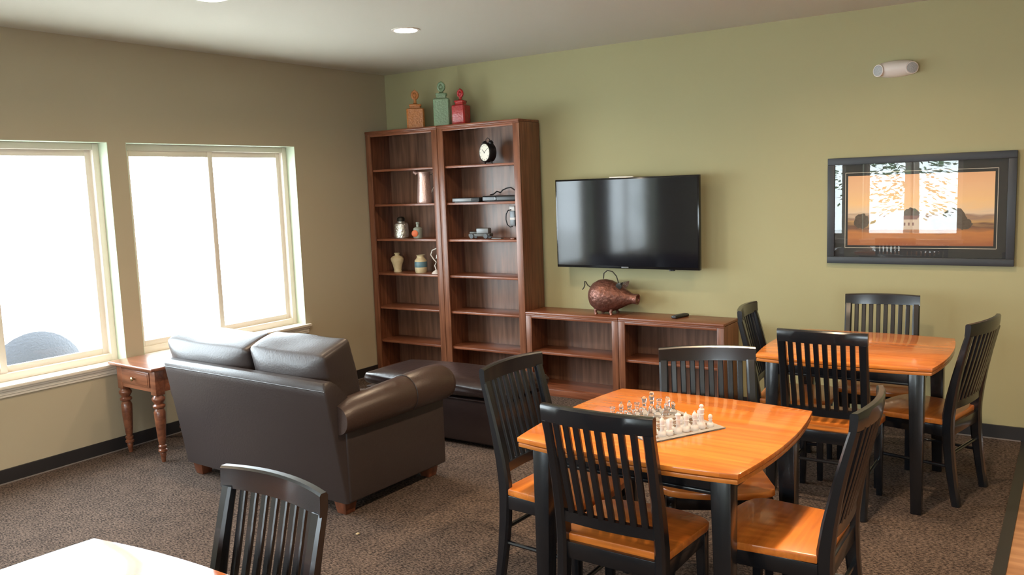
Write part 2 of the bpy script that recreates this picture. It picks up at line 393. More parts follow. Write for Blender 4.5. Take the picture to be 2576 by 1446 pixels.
for loc, h, r, lb in [((2.4, -13.5, -.06), 6.5, 1.3, 'slim conifer mirrored at the middle of the framed picture'), ((.6, -16.5, -.06), 8, 1.7, 'broad conifer mirrored at the left of the framed picture'),
                  ((4.9, -16.6, -.06), 7.5, 1.6, 'conifer mirrored at the right of the framed picture'), ((-2.6, -13, -.06), 6.5, 1.6, 'conifer mirrored at the far left edge of the framed picture')]:
    tree(loc, h, r, lb, 7000 if loc[0] == 4.9 else 2600)

# ------------------------------------------------------------------ ceiling lights, emergency light
LBL = ['glowing recessed ceiling light in front of the tall bookcase', 'recessed ceiling light cut off by the top edge of the photo, above the leather sofa']
for i, (lx, ly) in enumerate(LAMPS):
    lb = LBL[i] if i < 2 else ['recessed ceiling light above the far dining table by the picture wall', 'recessed ceiling light right above the chess table', 'recessed ceiling light by the third window of the left wall',
        'recessed ceiling light above the bare table behind the sofa', 'recessed ceiling light nearest the rear left corner', 'recessed ceiling light behind the camera, middle of the rear wall',
        'recessed ceiling light over the plank floor near the picture wall', 'recessed ceiling light over the plank floor near the rear wall'][i-2]
    c = thing('ceiling_light', lb, 'ceiling light', (lx, ly, H), 0, 'recessed ceiling lights')
    MB().lathe([(.076, -.004), (.082, -.006), (.094, -.004), (.095, 0)], 32).build('trim_ring', 'plastic_white', c)
    MB().lathe([(.074, -.0075), (.074, -.001)], 32).build('lens', 'lampglow', c)
el = thing('emergency_light', 'white oval twin-head emergency light high on the wall above the picture', 'emergency light', (4.365, 0, 2.342))
mb = MB(); rings = []
for k in range(13):
    u = -1+2*k/12; x = .095*u; hh = .053*math.sqrt(max(0, 1-(u*.62)**2)); dd = .062*math.sqrt(max(0, 1-(u*.55)**2))
    rings.append([(x, -.002-dd*max(0, math.sin(PI*j/12)), hh*math.cos(PI*j/12)) for j in range(13)])
mb.loft(rings, True); mb.build('housing', 'plastic_white', el)
for sx in (-1, 1):
    Mx = Matrix.Translation((sx*.092, -.032, -.006)) @ Matrix.Rotation(sx*.5, 4, 'Z') @ Matrix.Rotation(PI/2, 4, 'X')
    h_ = MB().lathe([(.020, -.03), (.036, -.01), (.040, .012), (.038, .018), (.035, .018)], 24, Mx).build('lamp_head', 'plastic_white', el)
    MB().lathe([(.0335, .012), (.0335, .0195), (.02, .022), (.001, .023)], 24, Mx).build('lens', 'lens', h_)

# ------------------------------------------------------------------ bookcases
def bookcase(name, label, x0, x1, d, h, shelves, stile, cat='bookcase', toprail=.05, group=None):
    W = x1-x0; c = thing(name, label, cat, (x0, 0, 0), 0, group); g = .0015
    MB().box(g, .022, -d+.018, -.012, 0, h-.022, .001).build('side_panel', 'cherry_z', c)
    MB().box(W-.022, W-g, -d+.018, -.012, 0, h-.022, .001).build('side_panel', 'cherry_z', c)
    MB().box(.022, W-.022, -.022, -.0125, .03, h-.022).build('back_panel', 'cherry_back', c)
    mb = MB(); mb.box(g-.0, W-g, -d-.006, -.0125, h-.02, h, .004); mb.box(g, W-g, -d-.002, -d+.018, h-.030, h-.0195, .002)
    mb.build('top', 'cherry_x', c)
    MB().box(g, stile, -d, -d+.018, 0, h-.0295, .003).build('stile', 'cherry_z', c)
    MB().box(W-stile, W-g, -d, -d+.018, 0, h-.0295, .003).build('stile', 'cherry_z', c)
    MB().box(stile, W-stile, -d+.001, -d+.018, h-toprail, h-.0295, .002).build('top_rail', 'cherry_x', c)
    MB().box(stile, W-stile, -d+.004, -d+.018, 0, .052, .002).build('kick_board', 'cherry_x', c)
    MB().box(.022, W-.022, -d+.018, -.022, .045, .065).build('bottom_board', 'cherry_x', c)
    for z in shelves:
        MB().box(.0225, W-.0225, -d+.019, -.0225, z-.019, z, .002).build('shelf', 'cherry_x', c)
    return c
tall = [.325, .635, .945, 1.255, 1.565, 1.875]
D = .314
bookcase('tall_bookcase', 'tall dark cherry bookcase in the corner, holding jug, bottles and vases', .012, .838, D, 2.215, tall, .062, group='tall cherry bookcases')
bookcase('tall_bookcase', 'tall dark cherry bookcase next to the television, with alarm clock on top shelf', .8385, 1.672, D, 2.215, tall, .062, group='tall cherry bookcases')
bookcase('low_bookcase', 'low cherry bookcase touching the tall bookcase, copper pig on its top', 1.6725, 2.505, D, .674, [.352], .054, group='low cherry bookcases')
bookcase('low_bookcase', 'low cherry bookcase farther from the corner, remote control on its top', 2.5055, 3.334, D, .674, [.352], .054, group='low cherry bookcases')

# ceramic canisters on top
def canister(loc, rz, hw, hb, hsh, knobz, knobr, m, label, flat=1.0):
    c = thing('ceramic_canister', label, 'canister', loc, rz, 'ceramic canisters on the tall bookcase')
    MB().sqlathe([(hw*.93, 0), (hw, .008), (hw, hb*.96), (hw*.9, hb), (hw*.62, hb+.006), (hw*.62, hb+hsh*.5), (hw*.60, hb+hsh)], None).build('jar', m, c, smooth=30)
    mb = MB(); mb.sqlathe([(hw*.68, hb+hsh), (hw*.70, hb+hsh+.006), (hw*.66, hb+hsh+.016), (hw*.30, hb+hsh+.022), (.012, hb+hsh+.03)])
    z = hb+hsh+.03
    mb.tube([(0, 0, z-.01), (0, 0, knobz-knobr*.5)], [.014, .011], 10)
    ring = [(knobr*.72*math.cos(a), 0, knobz+knobr*.95*math.sin(a)) for a in [2*PI*k/20 for k in range(20)]]
    ring.append(ring[0]); mb.tube(ring, knobr*.34, 8)
    mb.sphere((0, 0, knobz), knobr*.55, seg=12, sc=(1, .5, 1)); mb.sphere((0, 0, knobz+knobr*1.25), knobr*.2, seg=8)
    mb.build('lid', m, c, smooth=50)
    return c
canister((.497, -.17, 2.215), .68, .077, .175, .020, .292, .033, 'orange_glaze', 'orange glazed square canister with round knob, leftmost on the tall bookcases')
canister((.794, -.17, 2.215), .60, .070, .235, .028, .335, .034, 'green_glaze', 'pale green glazed square canister, tallest of the three on the tall bookcases')
canister((.996, -.17, 2.215), .18, .062, .165, .022, .262, .030, 'red_glaze', 'red glazed square canister, rightmost on the tall bookcases', 1)
tag(MB().box(1.163, 1.181, -.185, -.165, 2.215, 2.227, .003).build('paper_scrap', 'plastic_white'), 'tiny white scrap lying on the tall bookcase right of the red canister', 'scrap')

# alarm clock
ck = thing('alarm_clock', 'black twin-bell alarm clock with ivory face on the upper right shelf', 'clock', (1.262, -.17, 1.875), -.35)
Mc = Matrix.Translation((0, 0, .097)) @ Matrix.Rotation(PI/2, 4, 'X')
MB().lathe([(.055, -.035), (.078, -.03), (.083, -.01), (.083, .03), (.078, .038), (.071, .036)], 36, Mc).build('case', 'boxblack', ck)
fo = MB().lathe([(.0700, .030), (.0700, .0385), (.001, .0388)], 36, Mc).build('dial', 'clockface', ck)
mb = MB()
for a, l, wd in ((-50, .038, .004), (58, .052, .003)):
    t_ = Matrix.Translation((0, -.0398, .097)) @ Matrix.Rotation(math.radians(a), 4, 'Y'); mb.box(-wd/2, wd/2, -.001, .0005, -.008, l, 0, M=t_)
for k in range(12):
    t_ = Matrix.Translation((0, -.0398, .097)) @ Matrix.Rotation(k*PI/6, 4, 'Y'); mb.box(-.0016, .0016, -.0008, .0004, .056, .065, 0, M=t_)
mb.build('hands', 'boxblack', fo, smooth=0)
for sx in (-1, 1):
    MB().lathe([(.022, 0), (.020, .012), (.010, .02), (.003, .024)], 16, Matrix.Translation((sx*.043, 0, .172)) @ Matrix.Rotation(sx*.5, 4, 'Y')).build('bell', 'boxblack', ck)
    MB().tube([(sx*.036, 0, .03), (sx*.055, 0, 0.003)], [.008, .005], 8).build('foot', 'boxblack', ck)
MB().tube([(-.03, 0, .185), (-.026, 0, .205), (0, 0, .217), (.026, 0, .205), (.03, 0, .185)], .003, 8).build('handle', 'darkmetal', ck)

# jug
jg = thing('metal_jug', 'tall pinkish silver jug with thin curved handle on the left bookcase', 'jug', (.572, -.19, 1.565), .55)
mb = MB(); mb.lathe([(.064, 0), (.068, .006), (.067, .03), (.063, .10), (.057, .17), (.053, .225), (.054, .25), (.060, .272), (.058, .272), (.050, .24), (.05, .17)], 28); mb.build('body', 'jug', jg)
MB().tube([(-.060, -.02, .262), (-.085, -.028, .276), (-.088, -.03, .279)], [.018, .012, .004], 8).build('spout', 'jug', jg)
MB().tube([(.048, 0, .245), (.078, 0, .252), (.100, 0, .225), (.096, 0, .16), (.058, 0, .085)], [.006, .006, .006, .005, .006], 8).build('handle', 'silver', jg)
# silver jar with stopper
sj = thing('mercury_jar', 'dimpled silver jar with domed stopper on the left bookcase', 'jar', (.262, -.17, 1.255), .1)
MB().lathe([(.055, 0), (.066, .006), (.068, .03), (.066, .12), (.060, .132), (.035, .142), (.034, .15)], 28).build('jar', 'silver', sj)
MB().lathe([(.030, .15), (.036, .156), (.036, .178), (.026, .19), (.008, .194)], 20).build('stopper', 'darkmetal', sj)
ob = thing('small_bottle', 'small greenish bottle with orange disc, beside the silver jar', 'bottle', (.457, -.17, 1.255), .3)
MB().lathe([(.038, 0), (.042, .006), (.042, .085), (.034, .094), (.014, .1), (.013, .125), (.017, .128), (.016, .142), (.01, .145)], 20).build('bottle', 'bottle_glass', ob)
MB().lathe([(.030, 0), (.030, .006), (.022, .010)], 20, Matrix.Translation((-.012, -.040, .044)) @ Matrix.Rotation(PI/2, 4, 'X')).build('disc', 'orangelabel', ob)
tag(MB().box(.735, .80, -.2, -.17, 1.255, 1.285, .004).build('trinket_box', 'red_glaze'), 'small dark red box at the right end of the silver jar shelf', 'box')
cv = tag(MB().lathe([(.036, 0), (.038, .004), (.034, .02), (.046, .07), (.060, .11), (.060, .125), (.045, .142), (.022, .150), (.021, .160), (.029, .174), (.024, .174), (.016, .155)], 28).build('cream_vase', 'creamglaze'),
    'plain cream vase with narrow neck and wide shoulder on the left bookcase', 'vase'); cv.location = (.195, -.17, .945)
bv = thing('banded_vase', 'cream vase with blue-grey band and flared lip on the left bookcase', 'vase', (.473, -.17, .945), 0)
MB().lathe([(.048, 0), (.053, .006), (.056, .045), (.054, .112), (.040, .128), (.033, .140), (.034, .152), (.041, .160), (.037, .160), (.028, .145)], 28).build('vase', 'creamglaze', bv)
b_ = MB().lathe([(.0560, .050), (.0568, .052), (.0568, .098), (.0560, .100)], 28).build('band', 'blueglaze', bv)
# white wire bell stand figurine
fg = thing('bell_ornament', 'white scrolled wire ornament with hanging bell, half hidden by the bookcase post', 'ornament', (.672, -.20, .945), .3)
MB().lathe([(.042, 0), (.042, .006), (.030, .018), (.012, .028), (.008, .034)], 20).build('base', 'plastic_white', fg)
MB().tube([(0, 0, .03), (-.012, 0, .07), (.004, 0, .10), (-.022, 0, .13), (-.045, 0, .165), (-.03, 0, .205), (.01, 0, .222), (.028, 0, .205), (.02, 0, .185)], .0055, 8).build('scroll_arm', 'plastic_white', fg)
MB().lathe([(.024, .132), (.018, .14), (.012, .165), (.004, .182), (.002, .19)], 16, Matrix.Translation((.018, 0, 0))).build('bell', 'silver', fg)
# players and cables
dv = thing('disc_player', 'slim silver-fronted disc player lying on the shelf under the clock', 'player', (1.075, -.18, 1.565), .06)
MB().box(-.135, .135, -.09, .10, .004, .038, .004).build('case', 'boxblack', dv)
MB().box(-.13, .06, -.0935, -.089, .008, .034, .001).build('fascia', 'boxsilver', dv)
MB().box(-.12, .12, -.08, .09, 0, .005).build('feet', 'boxblack', dv)
mr = thing('media_box', 'black set-top box at the right of the slim disc player', 'media box', (1.42, -.175, 1.565), .03)
MB().box(-.165, .165, -.10, .09, .003, .049, .010, 3).build('case', 'boxblack', mr)
MB().box(-.04, -.02, -.1015, -.099, .012, .042, .001).build('button_panel', 'tvblack', mr)
MB().box(-.15, .15, -.08, .08, 0, .004).build('feet', 'boxblack', mr)
tag(MB().tube([(1.20, -.075, 1.6195), (1.245, -.09, 1.625), (1.287, -.10, 1.648), (1.33, -.11, 1.636), (1.355, -.11, 1.658), (1.39, -.10, 1.672), (1.43, -.10, 1.677), (1.462, -.09, 1.655), (1.47, -.07, 1.6195)], .0055, 8).build('cable', 'boxblack'),
    'black cable looping over the set-top box', 'cable')
# outlet, plug, cord
ou = thing('wall_outlet', 'white outlet plate on the back of the right tall bookcase', 'outlet', (1.405, -.0222, 1.44), 0)
MB().box(-.036, .036, -.005, 0, -.058, .058, .002).build('plate', 'plastic_white', ou)
pa = thing('power_adapter', 'white and grey power adapter plugged into the outlet', 'adapter', (1.405, -.0275, 1.425), 0)
MB().box(-.026, .026, -.032, 0, .055, .095, .004).build('plug_top', 'plastic_white', pa)
MB().box(-.024, .024, -.030, 0, -.070, .055, .004).build('body', 'boxsilver', pa)
MB().box(-.025, .025, -.031, -.001, -.02, .000, .001).build('stripe', 'plastic_white', pa)
tag(MB().tube([(1.398, -.063, 1.490), (1.372, -.068, 1.485), (1.352, -.07, 1.455), (1.348, -.07, 1.410), (1.360, -.068, 1.365), (1.385, -.064, 1.345), (1.405, -.055, 1.350)], .005, 8).build('hanging_cable', 'boxblack'),
    'thin black cord hanging in a loop beside the power adapter', 'cord')
# model car
mc = thing('model_car', 'small grey vintage model car on the third shelf', 'model car', (1.155, -.17, 1.255), .12)
mb = MB(); mb.box(-.105, .10, -.034, .034, .018, .042, .006); mb.box(-.10, -.03, -.024, .024, .04, .060, .007); mb.build('body', 'greywall', mc)
mb = MB(); mb.box(-.03, .085, -.030, .030, .042, .088, .006); mb.build('cabin', 'boxsilver', mc)
for sx in (-.072, .065):
    for sy in (-1, 1):
        MB().lathe([(.020, -.005), (.022, 0), (.020, .005)], 16, Matrix.Translation((sx, sy*.037, .022)) @ Matrix.Rotation(PI/2, 4, 'X')).build('wheel', 'boxblack', mc)
tag(MB().box(1.285, 1.385, -.205, -.165, 1.255, 1.263, .003).build('flat_case', 'boxsilver'), 'thin grey flat case lying to the right of the model car', 'case')
tag(MB().box(1.52, 1.56, -.27, -.24, 1.255, 1.268, .004).build('dark_trinket', 'footwood'), 'tiny dark trinket at the right end of the model car shelf', 'trinket')

# ------------------------------------------------------------------ television
tv = thing('television', 'black flat television mounted on the green wall above the low bookcases', 'television', (2.492, 0, 1.375))
W2, H2 = .602, .347
mb = MB(); mb.box(-W2, W2, -.150, -.112, -H2, H2, .004); mb.box(-W2+.12, W2-.12, -.113, -.085, -H2+.06, H2-.1, .01); mb.build('housing', 'tvblack', tv)
MB().box(-W2+.012, W2-.012, -.1515, -.149, -H2+.020, H2-.013).build('screen', 'screen', tv, smooth=0)
MB().box(-.03, .03, -.1525, -.1495, -H2+.006, -H2+.014, .001).build('badge', 'boxsilver', tv)
MB().box(-.12, .12, -.088, 0, -.12, .12, .004).build('wall_mount', 'darkmetal', tv)
MB().box(.36, .40, -.148, -.12, -H2-.010, -H2+.002, .003).build('sensor', 'tvblack', tv)
tag(MB().box(2.37, 2.57, -.145, -.12, 1.722, 1.730, .002).build('white_bar', 'white'), 'thin white bar lying on the top edge of the television', 'bar')

# ------------------------------------------------------------------ framed picture
fp = thing('framed_picture', 'wide landscape print in charcoal frame hanging on the right of the wall', 'picture', (4.503, 0, 1.442))
W2, H2, fw = .548, .351, .046
mb = MB()
for a, b2, c, d2 in ((-W2, W2, H2-fw, H2), (-W2, W2, -H2, -H2+fw), (-W2, -W2+fw, -H2+fw, H2-fw), (W2-fw, W2, -H2+fw, H2-fw)): mb.box(a, b2, -.034, -.001, c, d2, .003)
mb.build('frame', 'framegrey', fp)
MB().box(-W2+fw-.003, W2-fw+.003, -.010, -.004, -H2+fw-.003, H2-fw+.003).build('mat_board', 'mat_black', fp, smooth=0)
mb = MB(); a0, a1, c0, c1 = -.438, .452, -.247, .252
for q in ((a0, a1, c1-.003, c1), (a0, a1, c0, c0+.003), (a0, a0+.003, c0, c1), (a1-.003, a1, c0, c1)): mb.box(q[0], q[1], -.0112, -.0095, q[2], q[3])
a0, a1, c0, c1 = a0+.018, a1-.018, c0+.018, c1-.022
for q in ((a0, a1, c1-.002, c1), (a0, a1, c0, c0+.003), (a0, a0+.002, c0, c1), (a1-.003, a1, c0, c1)): mb.box(q[0], q[1], -.0118, -.0095, q[2], q[3])
mb.build('mat_lines', 'cream', fp, smooth=0)
# the print: orange evening sky, brown fields, a farmhouse and trees
m, n, b = nt('landscape_print'); MT['print'] = m
tc = n.nodes.new('ShaderNodeTexCoord'); sp = n.nodes.new('ShaderNodeSeparateXYZ'); no = noise(n, tc, 5, 6, (1, 1, 6))
n.links.new(tc.outputs['Object'], sp.inputs[0])
ma = n.nodes.new('ShaderNodeMath'); ma.operation = 'MULTIPLY_ADD'; ma.inputs[1].default_value = .10; n.links.new(no.outputs['Fac'], ma.inputs[0]); n.links.new(sp.outputs[2], ma.inputs[2])
mr_ = n.nodes.new('ShaderNodeMapRange'); mr_.inputs[1].default_value = c0+.05; mr_.inputs[2].default_value = c1+.05; n.links.new(ma.outputs[0], mr_.inputs[0])
cr = n.nodes.new('ShaderNodeValToRGB'); els = cr.color_ramp.elements
els[0].position = 0; els[0].color = (.34, .11, .04, 1); els[1].position = 1; els[1].color = (.85, .47, .25, 1)
for p_, c_ in ((.18, (.52, .20, .05)), (.27, (.16, .08, .05)), (.33, (.55, .32, .12)), (.40, (.34, .21, .15)), (.46, (.80, .60, .40)), (.60, (.92, .58, .27)), (.80, (.88, .53, .28))):
    q = els.new(p_); q.color = (*c_, 1)
n.links.new(mr_.outputs[0], cr.inputs[0]); n.links.new(cr.outputs[0], b.inputs['Base Color']); setp(b, Roughness=.6)
MT['ptree'] = mat('print_tree', (.10, .075, .055), .7, vary=.4, bscale=60); MT['phouse'] = mat('print_house', (.62, .50, .38), .7); MT['proof'] = mat('print_roof', (.20, .10, .08), .7)
mb = MB(); mb.quad((a0, -.0122, c0), (a1, -.0122, c0), (a1, -.0122, c1), (a0, -.0122, c1))
def blob(cx, cz, rx, rz, idx, y=-.0125):
    mb.idx = idx; rnd = random.Random(int(cx*1000)+7)
    mb.bm.faces.new([mb.bm.verts.new((cx+rx*math.cos(a)*rnd.uniform(.8, 1.05), y, cz+rz*math.sin(a)*rnd.uniform(.8, 1.05))) for a in [2*PI*k/28 for k in range(28)]]).material_index = idx
blob(-.335, -.07, .05, .055, 1); blob(.215, -.055, .075, .075, 1, -.0127); blob(.12, -.085, .05, .04, 1); blob(-.03, -.03, .05, .05, 1, -.0126); blob(.27, -.09, .05, .04, 1, -.0128)
mb.idx = 2; mb.quad((-.09, -.0130, -.125), (.06, -.0130, -.125), (.06, -.0130, -.06), (-.09, -.0130, -.06)); mb.quad((.005, -.0132, -.125), (.055, -.0132, -.125), (.055, -.0132, -.055), (.005, -.0132, -.055))
mb.bm.faces.new([mb.bm.verts.new(p_) for p_ in ((.005, -.0132, -.055), (.055, -.0132, -.055), (.030, -.0132, -.030))]).material_index = 2
mb.idx = 3; mb.quad((-.10, -.0131, -.06), (.065, -.0131, -.06), (.05, -.0131, -.035), (-.085, -.0131, -.035)); mb.quad((.02, -.0134, -.125), (.035, -.0134, -.125), (.035, -.0134, -.095), (.02, -.0134, -.095))
for q in (-.075, -.05, -.025): mb.quad((q, -.0133, -.10), (q+.01, -.0133, -.10), (q+.01, -.0133, -.08), (q, -.0133, -.08))
mb.build('print', ['print', 'ptree', 'phouse', 'proof'], fp, smooth=0)
MB().box(-W2+fw-.002, W2-fw+.002, -.024, -.022, -H2+fw-.002, H2-fw+.002).build('glass', 'picglass', fp, smooth=0)

# ------------------------------------------------------------------ copper pig and remote
pg = thing('copper_pig', 'hammered copper pig figure with wire handle on the low bookcase', 'figurine', (2.355, -.16, .674), 0)
Mp = Matrix.Translation((-.165, 0, .148)) @ Matrix.Rotation(.06, 4, 'Y') @ Matrix.Rotation(PI/2, 4, 'Y')
prof = [(.004, 0), (.055, .008), (.095, .035), (.122, .08), (.130, .13), (.124, .18), (.104, .235), (.078, .285), (.056, .325), (.042, .355), (.037, .375), (.040, .395), (.041, .412), (.032, .412), (.028, .400)]
MB().lathe(prof, 32, Mp).build('body', 'copper', pg)
MB().tube([(-.045, 0, .272), (-.04, 0, .315), (-.01, 0, .338), (.035, 0, .33), (.068, 0, .295), (.082, 0, .25), (.088, 0, .215)], .0045, 8).build('handle', 'darkmetal', pg)
MB().tube([(-.158, 0, .20), (-.185, 0, .215), (-.205, 0, .245), (-.213, 0, .247), (-.212, 0, .215), (-.222, 0, .195), (-.235, 0, .180)], .0045, 8).build('tail', 'darkmetal', pg)
for sy in (-1, 1):
    mb = MB(); rr = []
    for k in range(7):
        u = k/6; wd = .032*math.sin(PI*min(1, u*.85+.12)); c = Vector((.085+.06*u, sy*(.035+.02*u), .195+.075*u-.02*u*u))
        rr.append([c+Vector((.6*wd, sy*.3*wd, -.5*wd)), c+Vector((0, sy*.012, .006)), c-Vector((.6*wd, -sy*.3*wd, -.5*wd)), c-Vector((0, sy*.006, -.006))])
    mb.loft(rr, True); mb.build('ear', 'pewter' if sy > 0 else 'darkmetal', pg)
for sx, sy in ((-.085, -.055), (-.085, .055), (.045, -.05), (.045, .05)):
    MB().tube([(sx, sy*.9, .055), (sx-.006, sy*1.08, .02), (sx+.004, sy*1.12, 0.0)], [.020, .011, .015], 10).build('leg', 'copper', pg)
rm = thing('remote_control', 'black remote control lying on the low bookcase right of the copper pig', 'remote', (2.932, -.135, .674), -.22)
MB().box(-.024, .024, -.085, .085, 0, .022, .009, 3).build('case', 'boxblack', rm)
MB().box(-.017, .017, -.06, .07, .0215, .0235, .0008).build('keypad', 'framegrey', rm)

# ------------------------------------------------------------------ dining tables
def bowed(h, s, n=10):
    pts = []
    cs = [(-h, -h), (h, -h), (h, h), (-h, h)]
    for k in range(4):
        a = Vector(cs[k]); c = Vector(cs[(k+1) % 4]); nrm = Vector(((c-a).y, -(c-a).x)).normalized()
        for i in range(n):
            t_ = i/n; pts.append(tuple(a.lerp(c, t_)+nrm*s*4*t_*(1-t_)))
    return pts
def make_table(label, loc, rz):
    t_ = thing('dining_table', label, 'table', loc, rz, 'square dining tables')
    zt = .753
    MB().prism(bowed(.425, .036), zt-.0175, zt, .0025).build('tabletop', 'honey_x', t_, smooth=30)
    MB().prism(bowed(.412, .036), zt-.022, zt-.0175).prism(bowed(.422, .036), zt-.037, zt-.0215, .002).build('top_edge_layer', 'honey_edge', t_, smooth=30)
    a, z0, z1 = .345, zt-.110, zt-.036
    for k in range(4):
        Mr = Matrix.Rotation(k*PI/2, 4, 'Z')
        mb = MB(); mb.box(-a, a, -a-.011, -a+.011, z0, z1, .002, M=Mr); mb.box(-a, a, -a-.019, -a-.008, z0, z0+.014, .004, M=Mr); mb.build('apron', 'black', t_)
    for sx in (-1, 1):
        for sy in (-1, 1):
            l = .072; x0, x1 = sorted((sx*.385, sx*(.385-l))); y0, y1 = sorted((sy*.385, sy*(.385-l)))
            MB().box(x0, x1, y0, y1, 0, z1, .004, taper=(.68, .68, sx*.385, sy*.385)).build('leg', 'black', t_)
    return t_
make_table('honey wood dining table with glass chess set on it', (4.09, -3.0, 0), -.012)
make_table('honey wood dining table beneath the framed picture, farthest from the camera', (4.395, -1.165, 0), .0)
make_table('honey wood dining table washed out white at the bottom left corner', (3.56, -5.175, 0), .02)

# ------------------------------------------------------------------ dining chair
def make_chair():
    c = thing('dining_chair', 'x', 'chair', (0, 0, 0), 0, 'black slat-back dining chairs')
    zs = .442
    # seat
    pts = []
    for k in range(9):
        t_ = k/8; pts.append((-.205+.41*t_, -.205))
    f = [(.222, .05), (.227, .105), (.222, .135), (.200, .158), (.16, .176), (.09, .191), (0, .196)]
    pts = [(-.205, -.205), (.205, -.205)]+f+[(-x, y) for x, y in reversed(f[:-1])]
    MB().prism(pts, zs-.030, zs, .006).build('seat', 'honey_seat', c, smooth=30)
    # rear posts
    def yb(z):
        if z < zs: t_ = z/zs; return -.256+.050*math.sin(t_*PI/2)
        t_ = (z-zs)/(.88-zs); return -.206-.088*t_**1.35
    hs = [0, .1, .2, .3, .4, .46, .55, .65, .75, .83, .88]
    for sx in (-1, 1):
        MB().sweep([(sx*.192, yb(z), z) for z in hs], [.040]*11, [.040, .043, .047, .051, .054, .055, .050, .043, .037, .033, .030]).build('leg', 'black', c, smooth=30)
        MB().box(*sorted((sx*.212, sx*.172)), .118, .158, 0, zs-.030, .003, taper=(.72, .72, sx*.212, .158)).build('leg', 'black', c)
        MB().tube([(sx*.192, yb(.20), .20), (sx*.195, .142, .20)], .009, 8).build('stretcher', 'black', c)
        MB().box(*sorted((sx*.207, sx*.187)), -.20, .12, zs-.088, zs-.030, .002).build('seat_rail', 'black', c)
    MB().box(-.175, .175, .130, .150, zs-.088, zs-.030, .002).build('seat_rail', 'black', c)
    MB().box(-.175, .175, -.222, -.202, zs-.088, zs-.026, .002).build('seat_rail', 'black', c)
    MB().tube([(-.19, yb(.26), .26), (.19, yb(.26), .26)], .009, 8).build('stretcher', 'black', c)
    # curved top rail
    def bow(x, s=.030): return -s*(1-(x/.2125)**2)
    xs = [-.2125+.425*k/12 for k in range(13)]
    rr = []
    for x in xs:
        y = -.290+bow(x); hh = .938+.004*(1-(x/.2125)**2)
        rr.append([(x, y-.012, .877), (x, y-.016, .90), (x, y-.018, hh-.008), (x, y-.013, hh), (x, y+.004, hh), (x, y+.009, hh-.006), (x, y+.010, .90), (x, y+.012, .877)])
    MB().loft(rr).build('top_rail', 'black', c, smooth=35)
    rr = []
    for x in [-.175+.35*k/8 for k in range(9)]:
        y = yb(.515)+bow(x, .018); rr.append([(x, y-.011, .495), (x, y-.012, .535), (x, y+.010, .535), (x, y+.011, .495)])
    MB().loft(rr).build('lower_rail', 'black', c, smooth=35)
    for k in range(8):
        x = -.146+.292*k/7; xb = x*.98
        path = []
        for j in range(7):
            t_ = j/6; z = .53+.352*t_; xx = xb+(x-xb)*t_
            y = (yb(z)-.002) + bow(x, .018+.010*t_) + .006*math.sin(PI*t_)*-1
            path.append((xx, y, z))
        MB().sweep(path, .0245, .015).build('slat', 'black', c, smooth=30)
    return c
ch0 = make_chair()
def rail_at(cx, cy, th):   # chair position from the centre of its top rail ends
    return (cx+.295*-math.sin(th), cy+.295*math.cos(th))
CH = [(4.066, -3.547, -.01, 'black slat-back chair at the chess table with its back to the camera, nearest the camera'),
      (4.814, -3.015, 1.575, 'black slat-back chair at the right end of the chess table, seat half in shadow'),
      (3.350, -2.984, -1.62, 'black slat-back chair at the chess table beside the leather sofa arm'),
      (4.010, -2.398, PI+.47, 'black slat-back chair turned at an angle on the far side of the chess table'),
      (4.358, -1.790, .01, 'black slat-back chair standing between the chess table and the far table'),
      (4.375, -.395, PI+.13, 'black slat-back chair against the wall below the framed picture'),
      (4.994, -1.159, 1.34, 'black slat-back chair at the right end of the far table, nearest the plank floor'),
      (3.770, -1.120, -1.46, 'black slat-back chair at the left end of the far table beside the low bookcase'),
      (3.616, -4.531, PI-.055, 'black slat-back chair standing alone behind the leather sofa, facing the bottom left table')]
for i, (cx, cy, th, lb) in enumerate(CH):
    o = ch0 if i == 0 else copy_tree(ch0)
    p = rail_at(cx, cy, th); o.location = (p[0], p[1], 0); o.rotation_euler = (0, 0, th); o['label'] = lb

# ------------------------------------------------------------------ chess set
ZT = .753
bd_c = (4.07, -3.037); bd_r = math.radians(60.6)
cb = thing('chess_board', 'square glass chess board on the nearer dining table', 'chess board', (*bd_c, ZT), bd_r)
S = .172
MB().box(-S, S, -S, S, .0015, .0065, .001).build('glass_plate', 'board', cb, smooth=0)
sq = .0375; mb = MB()
for i in range(8):
    for j in range(8):
        if (i+j) % 2: mb.box(-4*sq+i*sq, -3*sq+i*sq, -4*sq+j*sq, -3*sq+j*sq, .0064, .0069)
for a, b2, c, d2 in ((-S+.001, S-.001, -S+.001, -4*sq), (-S+.001, S-.001, 4*sq, S-.001), (-S+.001, -4*sq, -4*sq, 4*sq), (4*sq, S-.001, -4*sq, 4*sq)): mb.box(a, b2, c, d2, .0064, .0068)
mb.build('frosted_squares', 'boardfrost', cb, smooth=0)
mb = MB()
for sx in (-1, 1):
    for sy in (-1, 1): mb.lathe([(.006, 0), (.006, .0016)], 12, Matrix.Translation((sx*(S-.02), sy*(S-.02), 0)))
mb.build('pads', 'plastic_white', cb)
